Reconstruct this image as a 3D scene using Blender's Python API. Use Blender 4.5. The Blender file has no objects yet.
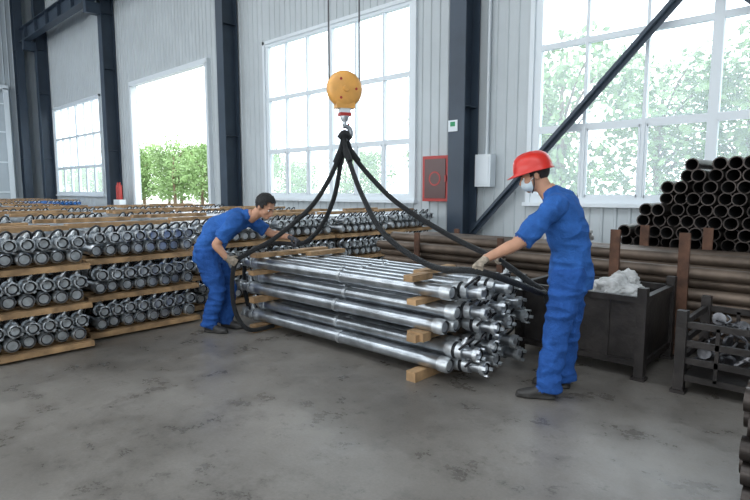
import bpy, bmesh, math, random
from mathutils import Vector, Matrix, noise
from mathutils.bvhtree import BVHTree
random.seed(7)
V=Vector
scene=bpy.context.scene

# ------------------------------------------------------------------ materials
def mk(name,col,rough=0.5,metal=0.0,var=0.0,scale=5.0,bump=0.0,bscale=40.0,spec=0.5,col2=None):
    m=bpy.data.materials.new(name); m.use_nodes=True
    nt=m.node_tree; b=nt.nodes['Principled BSDF']
    b.inputs['Base Color'].default_value=(*col,1); b.inputs['Roughness'].default_value=rough
    b.inputs['Metallic'].default_value=metal; b.inputs['Specular IOR Level'].default_value=spec
    tc=nt.nodes.new('ShaderNodeTexCoord')
    if var>0 or col2:
        n=nt.nodes.new('ShaderNodeTexNoise'); n.inputs['Scale'].default_value=scale; n.inputs['Detail'].default_value=6
        nt.links.new(tc.outputs['Object'],n.inputs['Vector'])
        r=nt.nodes.new('ShaderNodeValToRGB')
        c2=col2 if col2 else tuple(c*(1-var) for c in col)
        r.color_ramp.elements[0].position=0.35; r.color_ramp.elements[1].position=0.65
        r.color_ramp.elements[0].color=(*c2,1); r.color_ramp.elements[1].color=(*[min(1,c*(1+var*0.4)) for c in col],1)
        nt.links.new(n.outputs['Fac'],r.inputs['Fac']); nt.links.new(r.outputs['Color'],b.inputs['Base Color'])
    if bump>0:
        n2=nt.nodes.new('ShaderNodeTexNoise'); n2.inputs['Scale'].default_value=bscale; n2.inputs['Detail'].default_value=4
        nt.links.new(tc.outputs['Object'],n2.inputs['Vector'])
        bp=nt.nodes.new('ShaderNodeBump'); bp.inputs['Strength'].default_value=bump; bp.inputs['Distance'].default_value=0.02
        nt.links.new(n2.outputs['Fac'],bp.inputs['Height']); nt.links.new(bp.outputs['Normal'],b.inputs['Normal'])
    return m

M_silver=mk('galvanised_steel',(0.46,0.49,0.52),0.29,0.9,0.35,7,0.03,60)
M_silver2=mk('zinc_cap',(0.58,0.61,0.63),0.36,0.75,0.30,14)
M_black=mk('black_handle',(0.03,0.031,0.034),0.45,0.4)
M_blueprop=mk('blue_paint',(0.03,0.20,0.60),0.4,0,0.2)
M_wood=mk('pallet_wood',(0.42,0.26,0.13),0.75,0,0.45,6,0.3,30)
M_pipe=mk('black_steel_pipe',(0.060,0.050,0.045),0.42,0.7,0.5,4,0.1,30)
M_pipebr=mk('brown_steel_pipe',(0.14,0.105,0.08),0.5,0.5,0.5,3,0.1,30)
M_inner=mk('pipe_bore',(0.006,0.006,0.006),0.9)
M_rust=mk('rusty_steel',(0.12,0.058,0.035),0.75,0.2,0.5,8,0.3,30)
M_bin=mk('bin_steel',(0.034,0.029,0.027),0.5,0.4,0.5,6,0.2,25)
M_col=mk('column_paint',(0.040,0.060,0.088),0.45,0,0.15,2)
M_wall=mk('wall_panel_paint',(0.51,0.56,0.585),0.5,0,0.06,1.2)
M_wallend=mk('end_wall_paint',(0.46,0.52,0.56),0.55,0,0.06,1.2)
M_frame=mk('white_window_frame',(0.72,0.78,0.82),0.4)
M_ceil=mk('roof_sheet',(0.40,0.41,0.42),0.6)
M_cloth=mk('blue_work_cloth',(0.034,0.125,0.40),0.85,0,0.25,10,0.5,70,0.15)
M_cloth2=mk('blue_trouser_cloth',(0.026,0.095,0.33),0.88,0,0.25,9,0.5,60,0.15)
M_skin=mk('skin',(0.50,0.27,0.175),0.55,0,0.08,20,0.1,120,0.3)
M_glove=mk('work_glove',(0.40,0.34,0.27),0.9,0,0.4,30,0.5,120,0.1)
M_gloved=mk('grey_glove',(0.10,0.10,0.11),0.9,0,0.3,30,0.5,120,0.1)
M_shoe=mk('black_shoe',(0.03,0.028,0.026),0.55)
M_hair=mk('black_hair',(0.010,0.009,0.009),0.5,0,0.3,60,0.8,150)
M_lip=mk('lips',(0.34,0.12,0.09),0.5)
M_white=mk('eye_white',(0.75,0.73,0.7),0.3)
M_red=mk('red_helmet_plastic',(0.62,0.03,0.02),0.28)
M_mask=mk('mask_fabric',(0.60,0.70,0.76),0.85,0,0.05,30)
M_yellow=mk('orange_yellow_paint',(0.80,0.40,0.10),0.35,0,0.15,8)
M_redp=mk('red_paint',(0.42,0.035,0.03),0.4)
M_rope=mk('wire_sling',(0.022,0.024,0.026),0.5,0.3,0.4,80,0.9,160)
M_cable=mk('steel_cable',(0.10,0.10,0.11),0.5,0.5)
M_bag=mk('white_plastic_bag',(0.50,0.50,0.49),0.5,0,0.35,9,0.6,18)
M_hyd=mk('hydrant_glass',(0.07,0.02,0.02),0.25)
M_leaf=mk('leaf',(0.23,0.36,0.13),0.6,0,0.35,1.5)
M_bark=mk('bark',(0.16,0.11,0.07),0.9)
M_grass=mk('outdoor_concrete',(0.45,0.44,0.40),0.9,0,0.2,0.5)
M_green=mk('green_sign',(0.02,0.3,0.12),0.5)
M_parts=mk('scrap_parts',(0.16,0.16,0.17),0.4,0.8,0.5,20)

M_floor=bpy.data.materials.new('concrete_floor'); M_floor.use_nodes=True
nt=M_floor.node_tree; b=nt.nodes['Principled BSDF']; tc=nt.nodes.new('ShaderNodeTexCoord')
def nz(scale,det=6,rough=0.6):
    n=nt.nodes.new('ShaderNodeTexNoise'); n.inputs['Scale'].default_value=scale; n.inputs['Detail'].default_value=det
    n.inputs['Roughness'].default_value=rough; nt.links.new(tc.outputs['Object'],n.inputs['Vector']); return n
def ramp(src,p0,c0,p1,c1):
    r=nt.nodes.new('ShaderNodeValToRGB'); nt.links.new(src.outputs['Fac'],r.inputs['Fac'])
    r.color_ramp.elements[0].position=p0; r.color_ramp.elements[0].color=(*c0,1)
    r.color_ramp.elements[1].position=p1; r.color_ramp.elements[1].color=(*c1,1); return r
def mixm(a,b_,fac,mode='MULTIPLY'):
    m=nt.nodes.new('ShaderNodeMixRGB'); m.blend_type=mode; m.inputs[0].default_value=fac
    nt.links.new(a.outputs[0],m.inputs[1]); nt.links.new(b_.outputs[0],m.inputs[2]); return m
n1=nz(0.8,8,0.65); r1=ramp(n1,0.36,(0.165,0.150,0.132),0.64,(0.265,0.245,0.220))
n2=nz(2.4,8,0.72); r2=ramp(n2,0.36,(0.5,0.49,0.48),0.50,(1,1,1))
n4=nz(0.45,5,0.5); r4=ramp(n4,0.40,(0.62,0.61,0.60),0.52,(1,1,1))
n5=nz(7,5,0.8); r5=ramp(n5,0.33,(0.40,0.39,0.37),0.42,(1,1,1))
mx=mixm(mixm(mixm(r1,r2,0.75),r4,0.7),r5,0.65)
n3=nz(60,4); mx2=mixm(mx,n3,0.2,'OVERLAY')
nt.links.new(mx2.outputs[0],b.inputs['Base Color'])
mr=nt.nodes.new('ShaderNodeMapRange'); mr.inputs['From Min'].default_value=0.3; mr.inputs['From Max'].default_value=0.7; mr.inputs['To Min'].default_value=0.20; mr.inputs['To Max'].default_value=0.50
nt.links.new(n2.outputs['Fac'],mr.inputs['Value']); nt.links.new(mr.outputs[0],b.inputs['Roughness'])
bp=nt.nodes.new('ShaderNodeBump'); bp.inputs['Strength'].default_value=0.10; bp.inputs['Distance'].default_value=0.01
nt.links.new(n3.outputs['Fac'],bp.inputs['Height']); nt.links.new(bp.outputs[0],b.inputs['Normal'])

M_glass=bpy.data.materials.new('glare_haze_glass'); M_glass.use_nodes=True
nt=M_glass.node_tree; nt.nodes.clear()
o=nt.nodes.new('ShaderNodeOutputMaterial'); t=nt.nodes.new('ShaderNodeBsdfTransparent'); t.inputs[0].default_value=(0.93,0.97,1,1)
tl=nt.nodes.new('ShaderNodeBsdfTranslucent'); tl.inputs[0].default_value=(0.82,0.92,0.98,1)  # white translucency builds the overexposed window haze into the panes
m1=nt.nodes.new('ShaderNodeMixShader'); m1.inputs[0].default_value=0.26
nt.links.new(t.outputs[0],m1.inputs[1]); nt.links.new(tl.outputs[0],m1.inputs[2]); nt.links.new(m1.outputs[0],o.inputs[0])

# ------------------------------------------------------------------ mesh builder
class MB:
    def __init__(s): s.v=[]; s.f=[]; s.m=[]
    def add(s,vs,fs,mat=0,M=None):
        k=len(s.v)
        s.v+= [tuple(M@V(p)) for p in vs] if M is not None else [tuple(p) for p in vs]
        s.f+=[tuple(i+k for i in f) for f in fs]
        s.m+= mat if isinstance(mat,list) else [mat]*len(fs)
    def app(s,o,M=None): s.add(o.v,o.f,list(o.m),M)
    def box(s,c,d,mat=0,M=None,rot=None):
        x,y,z=d[0]/2,d[1]/2,d[2]/2
        vs=[V((i*x,j*y,k*z)) for i in(-1,1) for j in(-1,1) for k in(-1,1)]
        if rot is not None: vs=[rot@p for p in vs]
        vs=[p+V(c) for p in vs]
        s.add(vs,[(0,1,3,2),(4,6,7,5),(0,4,5,1),(2,3,7,6),(0,2,6,4),(1,5,7,3)],mat,M)
    def rev(s,prof,n=16,mat=0,M=None,mats=None):
        vs=[];fs=[];ms=[]
        for x,r in prof:
            for i in range(n):
                a=2*math.pi*i/n; vs.append((x,r*math.cos(a),r*math.sin(a)))
        for j in range(len(prof)-1):
            for i in range(n):
                a=j*n+i;b_=j*n+(i+1)%n
                fs.append((a,a+n,b_+n,b_)); ms.append(mats[j] if mats else mat)
        fs.append(tuple(range(n))); ms.append(mats[0] if mats else mat)
        fs.append(tuple(range((len(prof)-1)*n,len(prof)*n))[::-1]); ms.append(mats[-1] if mats else mat)
        s.add(vs,fs,ms,M)
    def loft(s,pts,rads,side=None,n=14,mat=0,sub=4,M=None):
        P=[V(p) for p in pts]; R=[(r,r) if not isinstance(r,(tuple,list)) else tuple(r) for r in rads]
        if len(P)>2 and sub>1:
            Q=[];S=[]
            for i in range(len(P)-1):
                p0=P[max(i-1,0)];p1=P[i];p2=P[i+1];p3=P[min(i+2,len(P)-1)]
                for k in range(sub):
                    u=k/sub
                    Q.append(0.5*((2*p1)+(p2-p0)*u+(2*p0-5*p1+4*p2-p3)*u*u+(3*p1-p0-3*p2+p3)*u**3))
                    w=u*u*(3-2*u); S.append(tuple(R[i][j]*(1-w)+R[i+1][j]*w for j in(0,1)))
            Q.append(P[-1]);S.append(R[-1]);P=Q;R=S
        vs=[];fs=[];prev=V(side) if side is not None else None
        for i,p in enumerate(P):
            t=(P[min(i+1,len(P)-1)]-P[max(i-1,0)]).normalized()
            if prev is None:
                prev=V((0,0,1)).cross(t)
                if prev.length<0.1: prev=V((1,0,0)).cross(t)
            base=V(side) if side is not None else prev
            a=(base-t*base.dot(t))
            if a.length<1e-4: a=t.orthogonal()
            a.normalize(); bb=t.cross(a); prev=a
            for k in range(n):
                w=2*math.pi*k/n
                vs.append(p+a*R[i][0]*math.cos(w)+bb*R[i][1]*math.sin(w))
        for j in range(len(P)-1):
            for i in range(n):
                a=j*n+i;b_=j*n+(i+1)%n; fs.append((a,b_,b_+n,a+n))
        fs.append(tuple(range(n))[::-1]); fs.append(tuple(range((len(P)-1)*n,len(P)*n)))
        s.add(vs,fs,mat,M)
    def ell(s,c,r,mat=0,M=None,nu=16,nv=10,rot=None,keep=None):
        vs=[];fs=[]
        for j in range(nv+1):
            ph=math.pi*j/nv
            for i in range(nu):
                a=2*math.pi*i/nu
                p=V((r[0]*math.sin(ph)*math.cos(a),r[1]*math.sin(ph)*math.sin(a),r[2]*math.cos(ph)))
                if rot is not None: p=rot@p
                vs.append(p+V(c))
        for j in range(nv):
            for i in range(nu):
                a=j*nu+i;b_=j*nu+(i+1)%nu
                f=(a,a+nu,b_+nu,b_)
                if keep and not keep(sum((vs[q] for q in f),V((0,0,0)))/4): continue
                if j==0: f=(a,a+nu,b_+nu)
                elif j==nv-1: f=(a,a+nu,b_)
                fs.append(f)
        if not keep:
            top=[j for j in range(nu)]; bot=[nv*nu+j for j in range(nu)]
            mp={}
            for q in top: mp[q]=0
            for q in bot: mp[q]=bot[0]
            fs=[tuple(mp.get(q,q) for q in f) for f in fs]
        s.add(vs,fs,mat,M)
    def mesh(s,name,mats,smooth=40):
        me=bpy.data.meshes.new(name); me.from_pydata(s.v,[],s.f)
        for m in mats: me.materials.append(m)
        me.polygons.foreach_set('material_index',s.m)
        if smooth:
            me.polygons.foreach_set('use_smooth',[True]*len(s.f)); me.update()
            me.set_sharp_from_angle(angle=math.radians(smooth))
        me.update(); return me
    def obj(s,name,mats,smooth=40,parent=None,loc=None,fixn=False):
        me=s.mesh(name,mats,smooth)
        if fixn:
            bm=bmesh.new();bm.from_mesh(me);bmesh.ops.recalc_face_normals(bm,faces=bm.faces);bm.to_mesh(me);bm.free()
        return link(name,me,parent,loc)
def link(name,me,parent=None,loc=None):
    ob=bpy.data.objects.new(name,me); scene.collection.objects.link(ob)
    if loc is not None: ob.location=loc
    if parent: 
        ob.parent=parent; ob.matrix_parent_inverse=Matrix.Translation(parent.location).inverted()
    return ob
def empty(name,loc):
    e=bpy.data.objects.new(name,None); e.empty_display_size=0.2; scene.collection.objects.link(e); e.location=loc; return e

# rotated working frame (43 deg to the hall axes): workers and slings are authored in it
ca,sa=math.cos(math.radians(43)),math.sin(math.radians(43))
def D(a,b_,z): return V((ca*a-sa*b_, sa*a+ca*b_, z))
def Dv(a,b_,z): return D(a,b_,z)

# ------------------------------------------------------------------ room
YW=8.74; XL=-30.4; XR=14.0; YF=-14.0; ZT=11.5
mb=MB(); mb.box(((XL+XR)/2,(YF+YW)/2,-0.1),(XR-XL,YW-YF+0.4,0.2)); mb.obj('floor',[M_floor],0)
mb=MB(); mb.box((-10,60,-0.15),(200,102,0.1)); mb.obj('outdoor_ground',[M_grass],0)

def corr(mb,x0,x1,z0,z1,y,axis='x',flip=1):
    pts=[];x=x0
    while x<x1:
        for dx,dy in((0,0),(0.15,0),(0.165,-0.02),(0.195,-0.02),(0.21,0)):
            if x+dx<=x1: pts.append((x+dx,dy*flip))
        x+=0.21
    pts.append((x1,0))
    k=[]
    for px,dy in pts:
        for z in(z0,z1):
            k.append((px,y+dy,z) if axis=='x' else (y+dy,px,z))
    fs=[(2*i,2*i+2,2*i+3,2*i+1) for i in range(len(pts)-1)]
    mb.add(k,fs)
    if axis=='x': mb.box(((x0+x1)/2,y+0.07*flip+0.03,(z0+z1)/2),(x1-x0,0.1,z1-z0))
    else: mb.box((y+0.08*(-1 if flip<0 else 1)-0.0,(x0+x1)/2,(z0+z1)/2),(0.1,x1-x0,z1-z0))
WB,WT=1.3,5.25
wins=[(-28.9,-23.3),(-12.05,-7.05),(-4.45,0.9),(3.9,9.2)]
door=(-20.2,-14.9)
ops=sorted([(a,b_,WB) for a,b_ in wins]+[(door[0],door[1],0.0)])
mb=MB(); x=XL
for a,b_,zb in ops:
    corr(mb,x,a,0,ZT,YW)
    corr(mb,a,b_,WT,ZT,YW)
    if zb>0: corr(mb,a,b_,0,zb,YW)
    x=b_
corr(mb,x,XR,0,ZT,YW)
mb.obj('wall_back',[M_wall],20)
mb=MB(); corr(mb,YF,YW,0,ZT,XL,'y',-1); mb.obj('wall_left',[M_wallend],20)
mb=MB()
mb.box((XL+0.10,5.0,3.0),(0.06,4.2,6.0),1)
for yy in(2.8,7.15): mb.box((XL+0.14,yy,3.1),(0.16,0.2,6.2),0)
mb.box((XL+0.14,4.97,6.25),(0.16,4.6,0.2),0)
for zz in(1.4,2.8,4.2,5.5): mb.box((XL+0.15,5.0,zz),(0.05,4.2,0.06),0)
mb.obj('door_2',[M_frame,M_wallend],0)
mb=MB(); mb.box((XR+0.1,(YF+YW)/2,ZT/2),(0.2,YW-YF,ZT)); mb.obj('wall_right',[M_wall],0)
mb=MB()
mb.box(((XL+XR)/2,YF-0.1,0.65),(XR-XL,0.2,1.3)); mb.box(((XL+XR)/2,YF-0.1,(7+ZT)/2),(XR-XL,0.2,ZT-7))
for i in range(7): mb.box((XL+0.6+i*7.2,YF-0.1,4.15),(1.2,0.2,5.7))
mb.obj('wall_front',[M_wall],0)
mb=MB()
sky=[(-11.5,-8.0),(-4.0,-0.8)]  # unseen roof openings, added to let more daylight into the hall
ys=[YF-0.2]; 
for a,b_ in sky: ys+=[a,b_]
ys.append(YW+0.25)
for i in range(0,len(ys),2): mb.box(((XL+XR)/2,(ys[i]+ys[i+1])/2,ZT+0.1),(XR-XL+0.4,ys[i+1]-ys[i],0.2))
mb.obj('ceiling',[M_ceil],0)

def window(name,x0,x1,n=6):
    mb=MB(); y=YW+0.02
    mb.box(((x0+x1)/2,y,WB+0.03),(x1-x0,0.14,0.1)); mb.box(((x0+x1)/2,y,WT-0.03),(x1-x0,0.12,0.08))
    for i in range(n+1):
        xx=x0+(x1-x0)*i/n; ww=0.13 if i in(0,n,n//2) else 0.05
        xx=min(max(xx,x0+ww/2),x1-ww/2)
        mb.box((xx,y,(WB+WT)/2),(ww,0.10,WT-WB))
    for z,h in((2.52,0.08),(3.85,0.09)): mb.box(((x0+x1)/2,y+0.002,z),(x1-x0,0.09,h))
    cw=(x1-x0)/n
    for i in range(n):
        a=x0+cw*i+0.05; c=x0+cw*(i+1)-0.05
        for xx in(a,c): mb.box((xx,y-0.03,1.93),(0.035,0.03,1.1))
        mb.box(((a+c)/2,y-0.03,1.40),(c-a,0.03,0.05)); mb.box(((a+c)/2,y-0.03,2.46),(c-a,0.03,0.04))
    mb.add([(x0,y+0.01,WB),(x1,y+0.01,WB),(x1,y+0.01,WT),(x0,y+0.01,WT)],[(0,1,2,3)],1)
    for xx in(x0-0.03,x1+0.03): mb.box((xx,YW-0.03,(WB+WT)/2),(0.08,0.08,WT-WB+0.16),0)
    mb.box(((x0+x1)/2,YW-0.03,WT+0.04),(x1-x0+0.14,0.08,0.08)); mb.box(((x0+x1)/2,YW-0.05,WB-0.04),(x1-x0+0.2,0.16,0.06))
    mb.obj(name,[M_frame,M_glass],0)
for i,(a,b_) in enumerate(wins): window('window_%d'%(i+1),a,b_)
mb=MB()
for xx in(door[0],door[1]): mb.box((xx,YW-0.02,WT/2),(0.14,0.2,WT))
mb.box(((door[0]+door[1])/2,YW-0.02,WT+0.05),(door[1]-door[0]+0.14,0.2,0.16))
mb.obj('door_1',[M_frame],0)

colx=[-29.3,-21.6,-13.45,-5.68,2.3,10.3]
def column(cx,cy,rot=False):
    mb=MB()
    Rr=Matrix.Translation((cx,cy,0))@(Matrix.Rotation(math.pi/2,4,'Z') if rot else Matrix.Identity(4))
    for yy in(0.22,-0.22): mb.box((0,yy,5.75),(0.34,0.025,11.5),M=Rr)
    mb.box((0,0,5.75),(0.02,0.43,11.5),M=Rr); mb.box((0,0,0.015),(0.5,0.6,0.03),M=Rr)
    for zz in(3,6,8.0): mb.box((0,0,zz),(0.3,0.43,0.015),M=Rr)
    if not rot: mb.box((0,-0.47,8.1),(0.26,0.5,0.4),M=Rr)
    mb.obj('steel_column',[M_col],0)
for cx in colx: column(cx,YW-0.28)
column(XL+0.32,7.75,True); column(XL+0.32,1.8,True)
mb=MB()
L=XR-XL-0.8; cx=(XL+XR)/2; zb=8.33
for zz in(zb,zb+0.58): mb.box((cx,YW-0.85,zz),(L,0.32,0.03))
mb.box((cx,YW-0.85,zb+0.29),(L,0.02,0.56)); mb.box((cx,YW-0.85,zb+0.64),(L,0.07,0.08))
for i in range(28): mb.box((XL+1.4+i*1.5,YW-0.85,zb+0.29),(0.02,0.28,0.55))
mb.obj('crane_runway_beam',[M_col],0)
def strut(mb,p,q,w,h,mat=0):
    p=V(p);q=V(q);d=(q-p); t=d.normalized()
    u=V((0,1,0)); s_=t.cross(u).normalized()
    R=Matrix((t,u,s_)).transposed()
    mb.box((p+q)/2,(d.length,w,h),mat,rot=R)
for p,q in (((-5.50,YW-0.2,0.72),(2.15,YW-0.2,8.75)),((-5.50,YW-0.27,8.15),(2.15,YW-0.27,0.3))):
    mb=MB(); strut(mb,p,q,0.02,0.15); strut(mb,(V(p)+V((0,-0.05,0))),(V(q)+V((0,-0.05,0))),0.1,0.02)
    mb.obj('diagonal_brace',[M_col],0)
mb=MB(); mb.box((-3.8,(YF+YW)/2-0.6,10.1),(0.5,YW-YF-2.2,0.7)); mb.box((-3.8,3.65,9.5),(0.8,0.9,0.6))
mb.obj('overhead_crane_girder',[M_yellow],0)

# ------------------------------------------------------------------ hydraulic prop
def prop(L=2.6,n=16,blue=False):
    p=MB(); body=3 if blue else 0
    c1=3 if blue else 1
    p.rev([(-0.012,0.02),(-0.010,0.034),(-0.022,0.036),(-0.020,0.047),(0.0,0.049),(-0.004,0.058),(-0.04,0.058),(-0.045,0.046),(-0.13,0.045),(-0.135,0.064),(-0.19,0.067),(-0.195,0.057),(-0.215,0.057),(-0.22,0.068),(-0.28,0.066),(-0.30,0.055),
           (-L*0.55,0.055),(-L*0.55-0.005,0.062),(-L*0.55-0.04,0.062),(-L*0.55-0.045,0.055),
           (-L+0.10,0.055),(-L+0.095,0.062),(-L+0.03,0.064),(-L+0.01,0.06),(-L,0.052),(-L+0.012,0.04),(-L+0.012,0.012)],n,0,
           mats=[c1,c1,2,2,c1,c1,c1,0,0,c1,c1,2,2,c1,c1,body,body,c1,body,body,c1,c1,c1,c1,2,c1,c1])
    for k in range(4):
        a=math.pi/4+k*math.pi/2
        R=Matrix.Rotation(a,3,'X')
        p.box(R@V((0.008,0,0.052)),(0.03,0.026,0.014),c1,rot=R)
    p.rev([(0,0.0),(0.001,0.026),(0.065,0.024),(0.068,0.016),(0.085,0.016),(0.087,0.0)],10,1,Matrix.Translation((-0.16,0.0,0.03))@Matrix.Rotation(math.radians(-75),4,'Y')@Matrix.Rotation(0.5,4,'Z'))
    pts=[]
    for k in range(9):
        a=math.pi*k/8
        pts.append((-0.15+0.09*math.sin(a),0.056*math.cos(a),0.035+0.085*math.sin(a)))
    p.loft(pts,[0.010]*9,n=6,mat=2,sub=1)
    return p
P_silver=prop(); P_blue=prop(blue=True)
PROPM=[M_silver,M_silver2,M_black,M_blueprop,M_wood]
def stack(n,tiers,seed,Pm=P_silver,blue_top=False,L=2.6):
    rnd=random.Random(seed); s=MB(); pitch=0.135
    W=n*pitch; z=0
    for t in range(tiers):
        for xx in(-0.30,-L+0.5):
            s.box((xx,W/2,z+0.045),(0.1,W+0.12,0.09),4)
        s.box((-0.06,W/2,z+0.05),(0.12,W+0.10,0.05),4)
        z+=0.09
        for lay in range(2):
            for i in range(n):
                y=(i+0.5)*pitch+(0.0 if lay==0 else 0.02)
                src=Pm if not(blue_top and t==tiers-1) else P_blue
                roll=rnd.uniform(-0.5,0.5)
                dx=rnd.uniform(-0.04,0.02)
                if lay==0:
                    M=Matrix.Translation((-L+dx-0.02,y,z+0.067))@Matrix.Rotation(math.pi,4,'Z')@Matrix.Rotation(math.pi+roll*0.3,4,'X')
                else:
                    M=Matrix.Translation((dx+0.03,y,z+0.067))@Matrix.Rotation(roll*0.5,4,'X')
                s.app(src,M)
            z+=0.128
        z+=0.024
    for k in range(3):
        xx=rnd.uniform(-L+0.3,-0.5) if k else -0.48; s.box((xx,W/2+rnd.uniform(-.1,.1),z+0.02),(0.10,W*rnd.uniform(.8,1.05),0.045),4)
    return s
st_a=stack(8,3,1).mesh('prop_stack_mesh_a',PROPM,35)
st_b=stack(8,3,2).mesh('prop_stack_mesh_b',PROPM,35)
st_c=stack(8,3,3,blue_top=True).mesh('prop_stack_mesh_c',PROPM,35)
def put(me,x,y,z=0): link('hydraulic_prop_stack',me,None,(x,y,z))
put(st_a,-5.38,0.72); put(st_b,-5.62,1.95); put(st_a,-5.45,-0.6)
for i in range(4): put([st_b,st_a][i%2],-6.05-(0.06 if i%2 else 0),3.28+i*1.24)
for c,xc in enumerate((-8.75,-11.75,-14.8,-17.9,-21.2,-24.6)):
    for i in range(7):
        y=-1.6+i*1.27+0.1*(c%2)
        if c>=2 and y<0.4: continue
        if c in(2,3) and i>=5: continue
        put(st_c if c in(3,4,5) and i%3!=1 else [st_a,st_b][(i+c)%2],xc+random.uniform(-.08,.08),y)

# ------------------------------------------------------------------ lifted bundle
bd=MB(); rnd=random.Random(5)
y0=3.30; pitch=0.13; PL=2.78
Pb=prop(L=PL,n=20)
def bearers(z,h):
    for xx in(-2.60,-4.76): bd.box((xx,y0+0.43,z+h/2),(0.09,1.06,h),4)
bearers(0,0.08)
zl=[0.08,0.195,None,0.375,0.49,None,0.655]
for li,zc in enumerate(zl):
    if zc is None: continue
    cnt=7 if li not in(1,4,6) else 6
    pt=pitch if li!=6 else 0.152
    for i in range(cnt):
        y=y0+0.065+i*pt+(pitch/2 if li in(1,4) else 0)
        flip=(i+li)%2==0
        if li in(0,3,6) and i==0: flip=True
        off=rnd.uniform(-0.04,0.04)
        if flip: M=Matrix.Translation((-5.13+off,y,zc+0.066))@Matrix.Rotation(math.pi,4,'Z')@Matrix.Rotation(rnd.uniform(-.6,.6),4,'X')
        else: M=Matrix.Translation((-2.12+off,y,zc+0.066))@Matrix.Rotation(rnd.uniform(-.6,.6),4,'X')
        bd.app(Pb,M)
bearers(0.318,0.058); bearers(0.612,0.045)
bd.box((-2.60,y0+0.0,0.355),(0.16,0.10,0.07),4)
bd.box((-2.66,y0+0.06,0.81),(0.09,0.26,0.05),4); bd.box((-2.82,y0+0.5,0.805),(0.09,0.5,0.04),4)
bd.box((-4.78,y0+0.45,0.812),(0.12,1.0,0.045),4); bd.box((-4.50,y0+0.72,0.812),(0.10,0.5,0.045),4)
bd.obj('hydraulic_prop_bundle',PROPM,35)

# ------------------------------------------------------------------ pipes
def pipe(L,r,th,n=14):
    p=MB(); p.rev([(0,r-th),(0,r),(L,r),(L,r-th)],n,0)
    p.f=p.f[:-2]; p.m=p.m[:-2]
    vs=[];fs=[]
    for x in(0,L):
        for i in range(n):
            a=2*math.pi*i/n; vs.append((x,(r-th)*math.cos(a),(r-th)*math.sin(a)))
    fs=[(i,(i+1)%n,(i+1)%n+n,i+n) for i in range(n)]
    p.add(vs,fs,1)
    return p
pp=pipe(1.75,0.070,0.012); pile=MB(); rnd=random.Random(9)
for k in range(15):
    z=0.07+k*0.1215
    x0=-2.25+max(0,(z-0.85))*0.80+(0.071 if k%2 else 0); x=x0
    lim=1.35 if z<1.0 else -0.95+(1.8-z)*1.6
    while x<lim:
        if not(k==14 and rnd.random()<0.3):
            M=Matrix.Translation((x+rnd.uniform(-.004,.004),6.50+rnd.uniform(-.12,.14),z))@Matrix.Rotation(math.pi/2+rnd.uniform(-.05,.03),4,'Z')
            pile.app(pp,M)
        x+=0.142
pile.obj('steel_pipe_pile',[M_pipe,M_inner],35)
lp=pipe(5.9,0.055,0.008,12); rk=MB()
for k in range(8):
    z=0.16+k*0.10
    for i in range(7 if k%2==0 else 6):
        y=5.50+i*0.112+(0.056 if k%2 else 0)
        if k==7 and rnd.random()<0.4: continue
        rk.app(lp,Matrix.Translation((-4.80+rnd.uniform(-.25,.25),y,z))@Matrix.Rotation(rnd.uniform(-.012,.012),4,'Z'))
for xx in(-4.3,-3.1,-1.85,-1.25,0.35):
    rk.box((xx,5.84,0.05),(0.1,1.0,0.1),2)
    for yy in(5.40,6.29):
        if xx<-2.5: rk.box((xx,yy,0.48),(0.07,0.03,0.96),2)
        else: rk.box((xx,yy,0.56),(0.09,0.03,1.12),2)
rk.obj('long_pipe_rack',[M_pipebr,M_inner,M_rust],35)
sp=pipe(1.7,0.058,0.012,18); s2=MB()
for k in range(5):
    for i in range(4):
        s2.app(sp,Matrix.Translation((-0.385+rnd.uniform(-.02,.02),2.95+i*0.122,0.06+k*0.118)))
for xx in(0.3,1.0):
    for yy in(2.86,3.39): s2.box((xx,yy,0.33),(0.04,0.03,0.66),2)
s2.obj('short_pipe_stack',[M_pipe,M_inner,M_rust],35)

# ------------------------------------------------------------------ steel bins
def lump(seed,c,r,amp=0.35):
    m=MB(); bm=bmesh.new(); bmesh.ops.create_icosphere(bm,subdivisions=5,radius=1)
    for v in bm.verts:
        n=v.co.normalized(); k=1+amp*noise.noise(n*1.7+V((seed,0,0)))+amp*0.7*abs(noise.noise(n*4+V((0,seed,0))))-amp*.35*abs(noise.noise(n*9+V((0,0,seed))))
        v.co=V((n.x*r[0]*k+c[0],n.y*r[1]*k+c[1],n.z*r[2]*k+c[2]))
    m.add([v.co[:] for v in bm.verts],[tuple(q.index for q in f.verts) for f in bm.faces],0); bm.free(); return m
b1=empty('steel_parts_bin',(-1.82,4.85,0))
m=MB(); x0,x1,ya,yb,zb,zt=-2.34,-1.30,4.47,5.25,0.13,0.66
for xx in(x0,x1):
    for yy in(ya,yb): m.box((xx,yy,0.37),(0.07,0.07,0.74)); m.box((xx,yy,0.012),(0.10,0.10,0.024))
for yy in(ya,yb):
    m.box(((x0+x1)/2,yy,zt-0.02),(x1-x0,0.05,0.05)); m.box(((x0+x1)/2,yy,zb),(x1-x0,0.05,0.05)); m.box(((x0+x1)/2,yy,(zb+zt)/2),(x1-x0,0.012,zt-zb))
    for q in range(1,4): m.box((x0+(x1-x0)*q/4,yy,(zb+zt)/2),(0.03,0.035,zt-zb))
for xx in(x0,x1):
    m.box((xx,(ya+yb)/2,zt-0.02),(0.05,yb-ya,0.05)); m.box((xx,(ya+yb)/2,zb),(0.05,yb-ya,0.05)); m.box((xx,(ya+yb)/2,(zb+zt)/2),(0.012,yb-ya,zt-zb))
m.box(((x0+x1)/2,(ya+yb)/2,zb),(x1-x0,yb-ya,0.02))
m.obj('bin_frame',[M_bin],0,b1)
m=MB()
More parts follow.
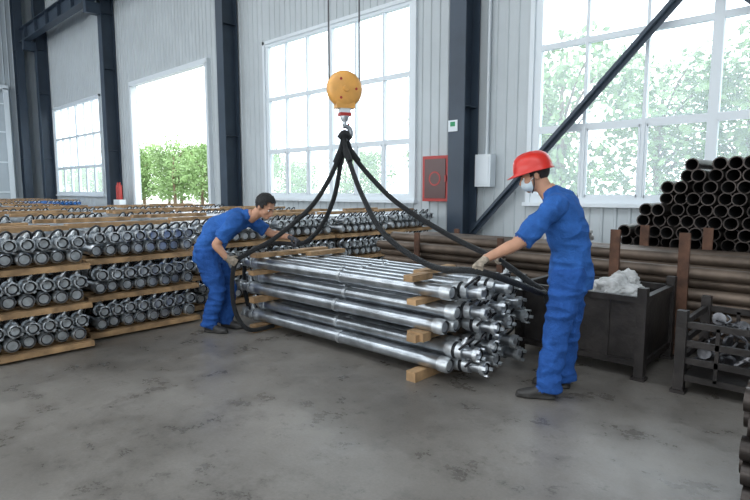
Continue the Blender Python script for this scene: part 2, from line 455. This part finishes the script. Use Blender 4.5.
for s_,c,r in((1,(-1.62,4.82,0.60),(0.20,0.22,0.14)),(2,(-1.85,4.95,0.54),(0.2,0.2,0.13)),(3,(-1.62,5.0,0.66),(0.13,0.14,0.12)),(4,(-2.1,4.8,0.50),(0.16,0.2,0.12)),(5,(-1.5,4.7,0.5),(0.11,0.14,0.11))):
    m.app(lump(s_,c,r))
m.box((-1.82,4.86,0.3),(0.98,0.72,0.32))
m.obj('plastic_bags',[M_bag],60,b1)
b2=empty('open_frame_bin',(-0.4,4.8,0))
m=MB(); x0,x1,ya,yb,zb,zt=-1.0,0.15,4.40,5.15,0.12,0.52
for xx in(x0,x1):
    for yy in(ya,yb): m.box((xx,yy,0.31),(0.07,0.07,0.62)); m.box((xx,yy,0.012),(0.10,0.10,0.024))
for yy in(ya,yb):
    for zz in(zb,0.25,0.38,zt): m.box(((x0+x1)/2,yy,zz),(x1-x0,0.03,0.045))
    for q in range(1,5): m.box((x0+(x1-x0)*q/5,yy,(zb+zt)/2),(0.025,0.03,zt-zb))
for xx in(x0,x1):
    for zz in(zb,0.25,0.38,zt): m.box((xx,(ya+yb)/2,zz),(0.03,yb-ya,0.045))
m.box(((x0+x1)/2,(ya+yb)/2,zb),(x1-x0,yb-ya,0.02))
m.obj('bin_frame',[M_bin],0,b2)
m=MB()
for i in range(150):
    c=(rnd.uniform(x0+.1,x1-.1),rnd.uniform(ya+.1,yb-.1),rnd.uniform(0.16,0.50))
    R=Matrix.Rotation(rnd.uniform(0,6),4,'Z')@Matrix.Rotation(rnd.uniform(-.8,.8),4,'Y')
    T=Matrix.Translation(c)@R
    if i%3==0: m.rev([(-.07,.0),(-.07,.022),(.05,.022),(.055,.012),(.09,.012),(.09,0)],8,0,T)
    elif i%3==1: m.rev([(-.012,.03),(-.012,.05),(.012,.05),(.012,.03)],10,0,T)
    else: m.loft([T@V((-.08,0,0)),T@V((0,0.03,0)),T@V((.08,0,0))],[.009]*3,n=6,sub=3)
m.obj('metal_fittings',[M_parts],40,b2)
m=MB()
for s_,c,r in((11,(-3.0,6.95,0.9),(0.28,0.24,0.22)),(12,(-3.4,7.0,0.7),(0.28,0.28,0.28))): m.app(lump(s_,c,r))
m.box((-3.2,6.98,0.3),(0.9,0.5,0.6))
m.obj('sack_heap',[M_bag],60)

# ------------------------------------------------------------------ wall fittings
m=MB(); m.box((-6.38,YW-0.10,1.72),(0.62,0.16,0.88),0); m.box((-6.38,YW-0.185,1.72),(0.50,0.02,0.76),1)
m.rev([(0,0.0),(0,0.14),(0.006,0.14),(0.006,0.11),(0.006,0.0)],24,0,Matrix.Translation((-6.38,YW-0.195,1.72))@Matrix.Rotation(-math.pi/2,4,'Z'),mats=[0,0,0,1,1])
m.box((-6.12,YW-0.2,1.72),(0.03,0.03,0.12),0)
m.obj('fire_hydrant_cabinet',[M_redp,M_hyd],0)
m=MB(); m.box((-5.30,YW-0.12,1.85),(0.32,0.18,0.58),0); m.box((-5.30,YW-0.215,1.85),(0.25,0.015,0.48),0); m.box((-5.30,YW-0.07,3.6),(0.04,0.04,3.1),0)
m.obj('electrical_box',[M_frame],0)
m=MB(); m.box((-5.74,YW-0.525,2.65),(0.20,0.012,0.20),0); m.box((-5.74,YW-0.535,2.68),(0.10,0.006,0.08),1)
m.obj('safety_sign',[M_frame,M_green],0)
m=MB()
for xx,yy in ((-20.75,8.25),(-20.55,8.25)):
    m.rev([(0,0.07),(0.5,0.07),(0.56,0.03),(0.62,0.03),(0.64,0.01)],12,0,Matrix.Translation((xx,yy,1.15))@Matrix.Rotation(-math.pi/2,4,'Y'))
m.box((-20.65,8.25,0.57),(0.5,0.24,1.15),1)
m.obj('fire_extinguisher',[M_redp,M_frame],40)

# ------------------------------------------------------------------ trees outside
def tree(seed):
    rnd=random.Random(seed); t=MB()
    t.loft([(0,0,-0.1),(0.05,0,1.5),(0,0.1,3),(0.1,0,4.6)],[0.16,0.13,0.1,0.04],n=8,mat=1)
    for k in range(6):
        a=rnd.uniform(0,6.28); t.loft([(0,0,1.6+k*.35),(math.cos(a)*.7,math.sin(a)*.7,2.5+k*.4),(math.cos(a)*1.3,math.sin(a)*1.3,3+k*.4)],[.05,.035,.015],n=6,mat=1)
    blobs=[(rnd.uniform(-1.8,1.8),rnd.uniform(-1.8,1.8),rnd.uniform(1.2,5.4),rnd.uniform(.7,1.15)) for _ in range(24)]
    for bx,by,bz,br in blobs:
        for q in range(150):
            d=V((rnd.gauss(0,1),rnd.gauss(0,1),rnd.gauss(0,1))).normalized()*br*rnd.uniform(.45,1.05)
            c=V((bx,by,bz))+d; s_=rnd.uniform(.09,.17)
            u=V((rnd.gauss(0,1),rnd.gauss(0,1),rnd.gauss(0,1))).normalized(); w=u.orthogonal().normalized()
            t.add([c-u*s_,c+w*s_*.5,c+u*s_,c-w*s_*.5],[(0,1,2,3)],0)
    return t
ta=tree(1).mesh('tree_mesh_a',[M_leaf,M_bark],0); tb=tree(2).mesh('tree_mesh_b',[M_leaf,M_bark],0)
rnd=random.Random(3)
def grove(x0,x1,step,y,s0,s1):
    x=x0;i=0
    while x<x1:
        o_=link('street_tree',[ta,tb][i%2],None,(x+rnd.uniform(-.5,.5),y+rnd.uniform(-1.5,1.5),-0.1))
        s_=rnd.uniform(s0,s1); o_.scale=(s_,s_,s_); o_.rotation_euler=(0,0,rnd.uniform(0,6)); x+=step; i+=1
grove(-14,6,2.6,21,0.85,1.25)
grove(-34,-16,3.4,26,0.6,0.85)
grove(-62,-36,2.6,26,0.75,1.15)
grove(-110,-66,3.4,30,0.7,1.1)

# ------------------------------------------------------------------ crane hook block + slings
hb=empty('crane_hook_block',D(-0.29,5.26,2.44)); hc=D(-0.29,5.26,0)
m=MB(); ax=Dv(0.35,-0.94,0)
Rz=Matrix.Rotation(math.atan2(ax.y,ax.x),4,'Z'); T=Matrix.Translation((hc.x,hc.y,2.45))@Rz
m.rev([(-0.055,0.0),(-0.055,0.13),(-0.045,0.155),(-0.02,0.172),(0.02,0.172),(0.045,0.155),(0.055,0.13),(0.055,0.0)],28,0,T)
m.rev([(0.05,0.0),(0.05,0.030),(0.07,0.026),(0.07,0.0)],14,0,T); m.rev([(-0.05,0.0),(-0.05,0.045),(-0.075,0.04),(-0.075,0.0)],14,0,T)
for a in range(3):
    w=a*2*math.pi/3; m.rev([(0.05,0),(0.05,0.013),(0.060,0.013),(0.060,0)],8,1,T@Matrix.Translation((0,0.1*math.cos(w),0.1*math.sin(w))))
m.box((0,0,-0.19),(0.08,0.10,0.10),3,T); m.box((0,0,-0.15),(0.10,0.18,0.06),0,T); m.box((0,0,-0.235),(0.09,0.11,0.03),1,T)
m.rev([(-0.30,0.0),(-0.30,0.03),(-0.25,0.045),(-0.22,0.04),(-0.22,0)],14,2,T@Matrix.Rotation(-math.pi/2,4,'Y'))
m.obj('sheave_block',[M_yellow,M_redp,M_silver,M_frame],35,hb,fixn=True)
m=MB(); pts=[]
pts.append((0,0,-0.28)); pts.append((0,0,-0.33))
for k in range(9):
    a=math.radians(100-k*34); pts.append((0,0.062*math.cos(a),-0.405+0.062*math.sin(a)))
rad=[.018,.018]+[.02,.022,.025,.027,.027,.024,.02,.014,.006]
m.loft(pts,rad,n=10,sub=3,M=T); m.box((0,0.04,-0.36),(0.012,0.015,0.09),1,T)
m.obj('hook',[M_silver,M_redp],60,hb)
m=MB()
for off in(-0.15,0.15):
    p=T@V((0,off,0)); m.loft([(p.x,p.y,2.45),(p.x,p.y,9.19)],[0.008,0.008],n=8,sub=1)
m.obj('hoist_rope',[M_cable],60,hb)
def rope(name,pts,parent,r=0.022):
    m=MB(); P=[D(*p) for p in pts]; m.loft(P,[r]*len(P),n=10,sub=8); return m.obj(name,[M_rope],60,parent)
sl=empty('lifting_sling',D(-0.29,5.26,2.0))
rope('strand_1',[(-.30,5.24,2.03),(-.27,5.22,1.85),(-.12,5.0,1.455),(.085,4.6,1.12),(.42,4.1,.925),(.695,3.60,.955),(.963,3.72,.86),(1.22,3.98,.74),(1.33,4.18,.70)],sl,0.024)
rope('strand_2',[(-.28,5.28,2.03),(-.22,5.28,1.85),(-.03,5.2,1.61),(.234,5.05,1.36),(.676,4.75,1.09),(1.0,4.33,.935),(1.22,4.22,.78),(1.33,4.18,.70),(1.36,4.2,.62)],sl,0.024)
rope('strand_3',[(-.30,5.25,2.03),(-.34,5.27,1.85),(-.44,5.3,1.616),(-.642,5.35,1.324),(-1.004,5.4,1.02),(-1.27,5.45,.872),(-1.42,5.47,.765),(-1.47,5.48,.525),(-1.44,5.48,.24),(-1.32,5.52,.05),(-1.1,5.72,.04)],sl,0.024)
rope('strand_4',[(-.28,5.27,2.03),(-.32,5.3,1.85),(-.396,5.35,1.45),(-.54,5.5,1.144),(-.70,5.65,.978),(-.825,5.7,.93),(-1.14,5.85,.92),(-1.42,6.02,.80),(-1.47,6.03,.62),(-1.46,6.02,.30),(-1.36,6.05,.05),(-1.1,6.1,.035)],sl,0.024)
m=MB()
for q in((-.27,5.22,1.85,-.12,5.0,1.455),(-.22,5.28,1.85,-.03,5.2,1.61),(-.34,5.27,1.85,-.44,5.3,1.616),(-.32,5.3,1.85,-.396,5.35,1.45)):
    a=D(*q[:3]); c=D(*q[3:]); d=(c-a).normalized(); m.loft([a-d*.03,a+d*.10],[.034,.031],n=12,sub=1)
m.loft([D(-.34,5.25,1.99),D(-.29,5.24,2.04),D(-.24,5.27,1.99)],[.03,.034,.03],n=10,sub=5)
m.obj('ferrules',[M_rope],40,sl)

# ------------------------------------------------------------------ people
def remesh(groups,order,mats,voxel,smooth_it,name,parent,noise_amp=None):
    allm=MB(); trees={}
    for g in order:
        allm.app(groups[g]); 
        trees[g]=BVHTree.FromPolygons([V(p) for p in groups[g].v],groups[g].f)
    me=allm.mesh('tmp',[],0)
    bm=bmesh.new(); bm.from_mesh(me); bmesh.ops.recalc_face_normals(bm,faces=bm.faces); bm.to_mesh(me); bm.free()
    ob=bpy.data.objects.new('tmp',me); scene.collection.objects.link(ob)
    md=ob.modifiers.new('r','REMESH'); md.mode='VOXEL'; md.voxel_size=voxel; md.adaptivity=0
    dg=bpy.context.evaluated_depsgraph_get(); dg.update()
    m2=bpy.data.meshes.new_from_object(ob.evaluated_get(dg)); bpy.data.objects.remove(ob)
    m2.materials.clear()
    for g in order: m2.materials.append(mats[g])
    bm=bmesh.new(); bm.from_mesh(m2)
    bm.faces.ensure_lookup_table()
    for f in bm.faces:
        c=f.calc_center_median(); f.smooth=True
        best=min(order,key=lambda g:(trees[g].find_nearest(c)[3])); f.material_index=order.index(best)
    for _ in range(smooth_it): bmesh.ops.smooth_vert(bm,verts=bm.verts,factor=0.5,use_axis_x=True,use_axis_y=True,use_axis_z=True)
    bm.normal_update()
    if noise_amp:
        for v in bm.verts:
            g=order[v.link_faces[0].material_index] if v.link_faces else order[0]
            a=noise_amp.get(g,0)
            if a:
                p=v.co.copy()
                k=noise.noise(V((p.x*7,p.y*7,p.z*6)))*0.8+ (0.5-abs(noise.noise(V((p.x*5+3,p.y*5,p.z*13)))*2.4))*0.8+(0.5-abs(noise.noise(V((p.x*11+3,p.y*11,p.z*9+5)))*2.4))*0.4
                v.co=p+v.normal*k*a
        bm.normal_update()
    bm.to_mesh(m2); bm.free(); m2.name=name
    return link(name,m2,parent)

def headframe(c,fwd,up=(0,0,1)):
    f=V(fwd).normalized(); x=f.cross(V(up)).normalized(); u=x.cross(f)
    R=Matrix((x,f,u)).transposed().to_4x4(); return Matrix.Translation(c)@R
def make_head(parent,c,fwd,neck,helmet=False,up=(0,0,1),sc=1.0):
    M=headframe(c,fwd,up)@Matrix.Scale(sc,4); g=MB()
    g.ell((0,-0.012,0.035),(0.074,0.094,0.085),M=M)
    g.ell((0,0.022,-0.025),(0.060,0.066,0.085),M=M)
    g.ell((0,0.058,-0.083),(0.030,0.026,0.024),M=M)
    g.ell((0,0.074,0.022),(0.045,0.018,0.012),M=M)
    for s_ in(-1,1):
        g.ell((s_*0.040,0.050,-0.025),(0.024,0.030,0.026),M=M)
        g.ell((s_*0.076,-0.012,-0.005),(0.010,0.020,0.032),M=M)
    g.loft([(0,0.080,0.015),(0,0.097,-0.018),(0,0.104,-0.032),(0,0.084,-0.040)],[(.008,.008),(.010,.011),(.015,.013),(.010,.006)],side=(1,0,0),M=M,n=10)
    g.ell((0,0.082,-0.058),(0.024,0.012,0.012),M=M)
    g.loft([neck,(V(neck)*0.45+(M@V((0,-0.02,-0.04)))*0.55),M@V((0,-0.02,-0.01))],[0.060,0.056,0.057],n=14)
    remesh({'s':g},['s'],{'s':M_skin},0.0055,3,'head',parent)
    e=MB()
    for s_ in(-1,1):
        e.ell((s_*0.030,0.074,0.000),(0.014,0.008,0.007),0,M=M)
        e.ell((s_*0.030,0.080,0.000),(0.006,0.004,0.006),1,M=M)
        e.loft([(s_*0.014,0.090,0.020),(s_*0.030,0.090,0.026),(s_*0.047,0.080,0.020)],[.0035,.005,.003],n=6,mat=1,M=M)
    e.loft([(-0.022,0.088,-0.060),(0,0.094,-0.058),(0.022,0.088,-0.060)],[.003,.005,.003],n=6,mat=2,M=M)
    e.obj('face_features',[M_white,M_hair,M_lip],60,parent)
    h=MB()
    bm=bmesh.new(); bmesh.ops.create_icosphere(bm,subdivisions=5,radius=1)
    for v in bm.verts:
        n=v.co.copy(); k=1+0.06*noise.noise(n*9)+0.04*noise.noise(n*22)
        if helmet: k=0.97
        v.co=V((n.x*0.087*k,n.y*0.108*k-0.014,n.z*0.102*k+0.036))
    kill=[f for f in bm.faces if (lambda c_:(c_.y>0.052 and c_.z<0.085) or (c_.z<0.0 and c_.y>-0.035) or (c_.z<0.045 and c_.y>0.03) or c_.z<-0.045 or (helmet and c_.z>0.06))(f.calc_center_median())]
    bmesh.ops.delete(bm,geom=kill,context='FACES')
    bm.verts.index_update(); h.add([v.co[:] for v in bm.verts],[tuple(q.index for q in f.verts) for f in bm.faces],0,M); bm.free()
    o_=h.obj('hair',[M_hair],180,parent); md=o_.modifiers.new('s','SOLIDIFY'); md.thickness=0.012; md.offset=-1
    if helmet:
        k=MB(); Mh=M@Matrix.Translation((0,-0.004,0.040))@Matrix.Rotation(math.radians(4),4,'X')
        n=36
        prof=[(1.0,0.0),(0.99,0.03),(0.93,0.062),(0.80,0.092),(0.60,0.112),(0.34,0.122),(0.0,0.125)]
        vs=[];fs=[]
        def rr(a,s_): return (0.112*s_*math.cos(a),0.138*s_*math.sin(a))
        for a_ in range(n):
            a=2*math.pi*a_/n; fr=max(0,math.sin(a)); ex=1.09+0.28*fr**3
            x_,y_=rr(a,1); vs.append((x_*1.08,y_*ex if y_>0 else y_*1.07,-0.010-0.012*fr))
        for s_,z_ in prof:
            for a_ in range(n):
                a=2*math.pi*a_/n; x_,y_=rr(a,s_)
                ridge=0.010*math.exp(-(x_/0.018)**2)*(1 if z_>0.05 else 0)
                vs.append((x_,y_,z_+ridge))
        for j in range(len(prof)):
            for i in range(n):
                a=j*n+i;c_=j*n+(i+1)%n; fs.append((a,c_,c_+n,a+n))
        k.add(vs,fs,0,Mh)
        o_=k.obj('safety_helmet',[M_red],50,parent); md=o_.modifiers.new('s','SOLIDIFY'); md.thickness=0.004
        q=MB(); q.ell((0,0.030,-0.045),(0.063,0.077,0.062),0,M=M,nu=28,nv=18,keep=lambda c_:c_.y>0.035 and c_.z<-0.005)
        for s_ in(-1,1): q.loft([(s_*0.052,0.05,-0.03),(s_*0.07,0.01,-0.01),(s_*0.079,-0.015,0.01)],[.0025]*3,n=6,M=M)
        q.loft([(-0.08,-0.0,0.03),(-0.066,0.02,-0.06),(0,0.045,-0.112),(0.066,0.02,-0.06),(0.08,0.0,0.03)],[.004]*5,n=6,mat=1,M=M)
        q.obj('face_mask',[M_mask,M_black],180,parent)

def make_hand(parent,grip,ydir,zdir,thumb,mat,rr=0.0095,curl=(58,62,40)):
    y=V(ydir).normalized(); z=V(zdir); z=(z-y*z.dot(y)).normalized(); x=y.cross(z)
    wr=V(grip)-y*0.088+z*0.036
    M=Matrix.Translation(wr)@Matrix((x,y,z)).transposed().to_4x4(); g=MB()
    g.loft([(0,-0.045,0),(0,0,0),(0,0.035,0),(0,0.070,0),(0,0.092,-0.002)],[(.036,.030),(.033,.024),(.040,.019),(.043,.017),(.040,.013)],side=(1,0,0),M=M,n=16)
    fx=[0.033,0.011,-0.011,-0.032]; fl=[(.040,.026,.022),(.045,.029,.023),(.042,.027,.022),(.033,.021,.019)]
    for i in range(4):
        p=V((fx[i]*thumb,0.078-abs(i-1)*0.003,-0.001)); ang=math.radians(8+i*3); pts=[p.copy()]; rad=[rr*1.12]
        for L_,c_,k in zip(fl[i],curl,(1.05,0.98,0.86)):
            ang+=math.radians(c_)*0.5; steps=2
            for s_ in range(steps):
                ang+=math.radians(c_)*0.25
                p=p+V((0.0,math.cos(ang),-math.sin(ang)))*L_/steps; pts.append(p.copy()); rad.append(rr*k)
        g.loft(pts,rad,n=10,sub=2,M=M); g.ell(pts[-1],(rr*.86,)*3,M=M,nu=10,nv=8)
    tp=[(0.022*thumb,0.018,-0.006),(0.050*thumb,0.045,-0.018),(0.052*thumb,0.068,-0.040),(0.036*thumb,0.082,-0.058)]
    g.loft(tp,[.015,.0125,.0115,.0095],n=10,sub=3,M=M); g.ell(tp[-1],(.0098,)*3,M=M,nu=10,nv=8)
    remesh({'g':g},['g'],{'g':mat},0.004,2,'gloved_hand',parent)

def worker(name,J):
    feet=(J['ankR']+J['ankL'])/2; root=empty(name,(feet.x,feet.y,0))
    G={k:MB() for k in('shirt','trousers','skin','shoe','sole')}
    sd=J['side']; K=1.08
    G['shirt'].loft(J['torso'],[(a*K if i<5 else a,b_*K if i<5 else b_) for i,(a,b_) in enumerate(J['torso_r'])],side=sd,n=24,sub=5)
    nb=J['neck'];hd=J['head']; nd=(hd-nb).normalized()
    G['shirt'].loft([nb-nd*0.04,nb+nd*0.012,nb+nd*0.03],[0.088,0.072,0.068],n=16,sub=2)
    for s_ in'LR':
        sh,el,wr=J['sh'+s_],J['el'+s_],J['wr'+s_]
        inn=V(J['torso'][-2])
        G['shirt'].ell(sh,(0.074,0.074,0.072))
        sl_=J.get('sleeve',0.80)
        G['shirt'].loft([sh+(inn-sh)*0.55,sh,sh+(el-sh)*0.4,sh+(el-sh)*sl_],[0.082,0.079,0.074,0.076],n=16,sub=4)
        G['skin'].loft([sh+(el-sh)*0.4,sh+(el-sh)*0.80,el,el+(wr-el)*0.3,el+(wr-el)*0.7,wr+(wr-el).normalized()*0.02],[0.046,0.045,0.042,0.045,0.036,0.029],n=14,sub=4)
        hp,kn,an,to=J['hip'+s_],J['kn'+s_],J['ank'+s_],J['toe'+s_]
        foot=(to-an);foot.z=0;fd=foot.normalized();fs_=V((0,0,1)).cross(fd)
        G['trousers'].loft([hp+V((0,0,0.10)),hp,hp+(kn-hp)*0.5,kn,kn+(an-kn)*0.35,kn+(an-kn)*0.8,an+V((0,0,-0.03))-fd*0.01],[(.110,.118),(.110,.124),(.097,.106),(.082,.090),(.080,.090),(.074,.085),(.078,.092)],side=fs_,n=18,sub=4)
        h0=V((an.x,an.y,0.0))-fd*0.055
        G['shoe'].loft([h0+V((0,0,.045)),h0+fd*.03+V((0,0,.05)),h0+fd*.10+V((0,0,.052)),h0+fd*.18+V((0,0,.040)),h0+fd*.245+V((0,0,.032)),h0+fd*.272+V((0,0,.028))],[(.025,.030),(.038,.040),(.040,.045),(.047,.034),(.038,.026),(.015,.016)],side=fs_,n=16,sub=3)
        G['sole'].loft([h0-fd*.005+V((0,0,.011)),h0+fd*.04+V((0,0,.011)),h0+fd*.12+V((0,0,.011)),h0+fd*.19+V((0,0,.011)),h0+fd*.28+V((0,0,.011))],[(.028,.011),(.042,.011),(.040,.011),(.050,.011),(.022,.011)],side=fs_,n=16,sub=3)
    G['skin'].loft([nb-nd*0.06,nb+nd*0.06],[0.058,0.054],n=14)
    remesh(G,['shirt','trousers','skin','shoe','sole'],{'shirt':M_cloth,'trousers':M_cloth2,'skin':M_skin,'shoe':M_shoe,'sole':M_shoe},0.0085,3,'body',root,{'shirt':0.014,'trousers':0.015})
    return root

def wristof(grip,y,z):
    y=V(y).normalized(); z=V(z); z=(z-y*z.dot(y)).normalized(); return V(grip)-y*0.088+z*0.036-y*0.03
# right-hand worker --------------------------------------------------
l=Dv(-.423,-.906,0)
J=dict(side=l,
 torso=[D(1.415,3.865,.80),D(1.415,3.86,.93),D(1.40,3.85,1.08),D(1.35,3.835,1.27),D(1.305,3.825,1.40),D(1.255,3.83,1.475)],
 torso_r=[(.178,.145),(.172,.138),(.162,.128),(.190,.135),(.172,.108),(.070,.068)],
 neck=D(1.245,3.83,1.475),head=D(1.155,3.865,1.60),
 shL=D(1.210,3.655,1.385),shR=D(1.385,3.985,1.385),
 hipL=D(1.370,3.775,.86),hipR=D(1.455,3.945,.86),
 knL=D(1.290,3.76,.47),knR=D(1.435,3.95,.47),
 ankL=D(1.245,3.765,.09),ankR=D(1.43,3.985,.09),
 toeL=D(1.08,3.80,.04),toeR=D(1.27,4.05,.04),
 elL=D(.975,3.615,1.15),elR=D(1.15,4.10,1.18))
gL=(D(.695,3.60,.957),Dv(-.62,-.62,-.35),Dv(-.2,-.1,1)); gR=(D(1.0,4.33,.935),Dv(-.55,.62,-.45),Dv(-.3,.1,1))
J['wrL']=wristof(*gL); J['wrR']=wristof(*gR); J['sleeve']=0.95
w1=worker('worker_in_red_helmet',J)
make_hand(w1,*gL,+1,M_glove); make_hand(w1,*gR,-1,M_glove)
make_head(w1,D(1.130,3.870,1.60),Dv(-.90,.22,-.30),J['neck']-V((0,0,.03)),helmet=True)

# left-hand worker ---------------------------------------------------
l=Dv(.12,.99,0)
J=dict(side=l,
 torso=[D(-1.78,5.70,.74),D(-1.765,5.70,.84),D(-1.71,5.69,.98),D(-1.60,5.67,1.11),D(-1.43,5.64,1.195),D(-1.325,5.62,1.225)],
 torso_r=[(.165,.140),(.172,.146),(.162,.134),(.185,.138),(.168,.112),(.068,.066)],
 neck=D(-1.31,5.62,1.235),head=D(-1.15,5.585,1.31),
 shR=D(-1.415,5.455,1.185),shL=D(-1.365,5.82,1.185),
 hipR=D(-1.76,5.61,.79),hipL=D(-1.74,5.79,.79),
 knR=D(-1.655,5.59,.44),knL=D(-1.60,5.80,.44),
 ankR=D(-1.755,5.60,.09),ankL=D(-1.63,5.78,.09),
 toeR=D(-1.60,5.55,.04),toeL=D(-1.48,5.75,.04),
 elR=D(-1.60,5.40,.955),elL=D(-1.13,5.86,1.03),sleeve=0.78)
gR=(D(-1.42,5.47,.765),Dv(.75,.25,-.5),Dv(-.3,-.9,.3)); gL=(D(-.825,5.70,.93),Dv(.75,-.55,-.25),Dv(.1,.1,1))
J['wrL']=wristof(*gL); J['wrR']=wristof(*gR)
w2=worker('worker_bending_over',J)
make_hand(w2,*gR,-1,M_glove); make_hand(w2,*gL,+1,M_gloved)
make_head(w2,D(-1.13,5.58,1.325),Dv(.80,-.42,-.48),J['neck']-V((0.0,0,.03)),sc=1.05)

# ------------------------------------------------------------------ light
w=bpy.data.worlds.new('world'); scene.world=w; w.use_nodes=True; nt=w.node_tree
bg=nt.nodes['Background']; bg.inputs[1].default_value=4.6
tc=nt.nodes.new('ShaderNodeTexCoord'); sp_=nt.nodes.new('ShaderNodeSeparateXYZ'); rp=nt.nodes.new('ShaderNodeValToRGB')
nt.links.new(tc.outputs['Generated'],sp_.inputs[0]); nt.links.new(sp_.outputs['Z'],rp.inputs['Fac'])
rp.color_ramp.elements[0].color=(0.95,0.98,1,1); rp.color_ramp.elements[1].color=(0.82,0.91,1,1)
nt.links.new(rp.outputs[0],bg.inputs[0])
def portal(name,c,rot,sx,sy):
    ld=bpy.data.lights.new(name,'AREA'); ld.shape='RECTANGLE'; ld.size=sx; ld.size_y=sy
    try: ld.cycles.is_portal=True
    except Exception as e: print(e)
    o_=bpy.data.objects.new(name,ld); scene.collection.objects.link(o_); o_.location=c; o_.rotation_euler=rot
for a,b_ in sky: portal('added_skylight_portal',((XL+XR)/2,(a+b_)/2,ZT+0.22),(0,0,0),XR-XL,b_-a)
for a,b_ in wins: portal('window_portal',((a+b_)/2,YW+0.35,(WB+WT)/2),(-math.pi/2,0,0),b_-a,WT-WB)
portal('door_portal',((door[0]+door[1])/2,YW+0.35,WT/2),(-math.pi/2,0,0),door[1]-door[0],WT)
portal('front_window_portal',((XL+XR)/2,YF-0.3,4.15),(math.pi/2,0,0),XR-XL,5.7)

# ------------------------------------------------------------------ camera
cd=bpy.data.cameras.new('camera'); cd.sensor_width=36; cd.lens=36*540/750; cd.clip_end=300
cam=bpy.data.objects.new('camera',cd); scene.collection.objects.link(cam); cam.location=(0,0,1.5)
cam.rotation_euler=(math.radians(90-6.34),0,math.radians(43)); scene.camera=cam
scene.view_settings.view_transform='Standard'; scene.view_settings.exposure=0.0
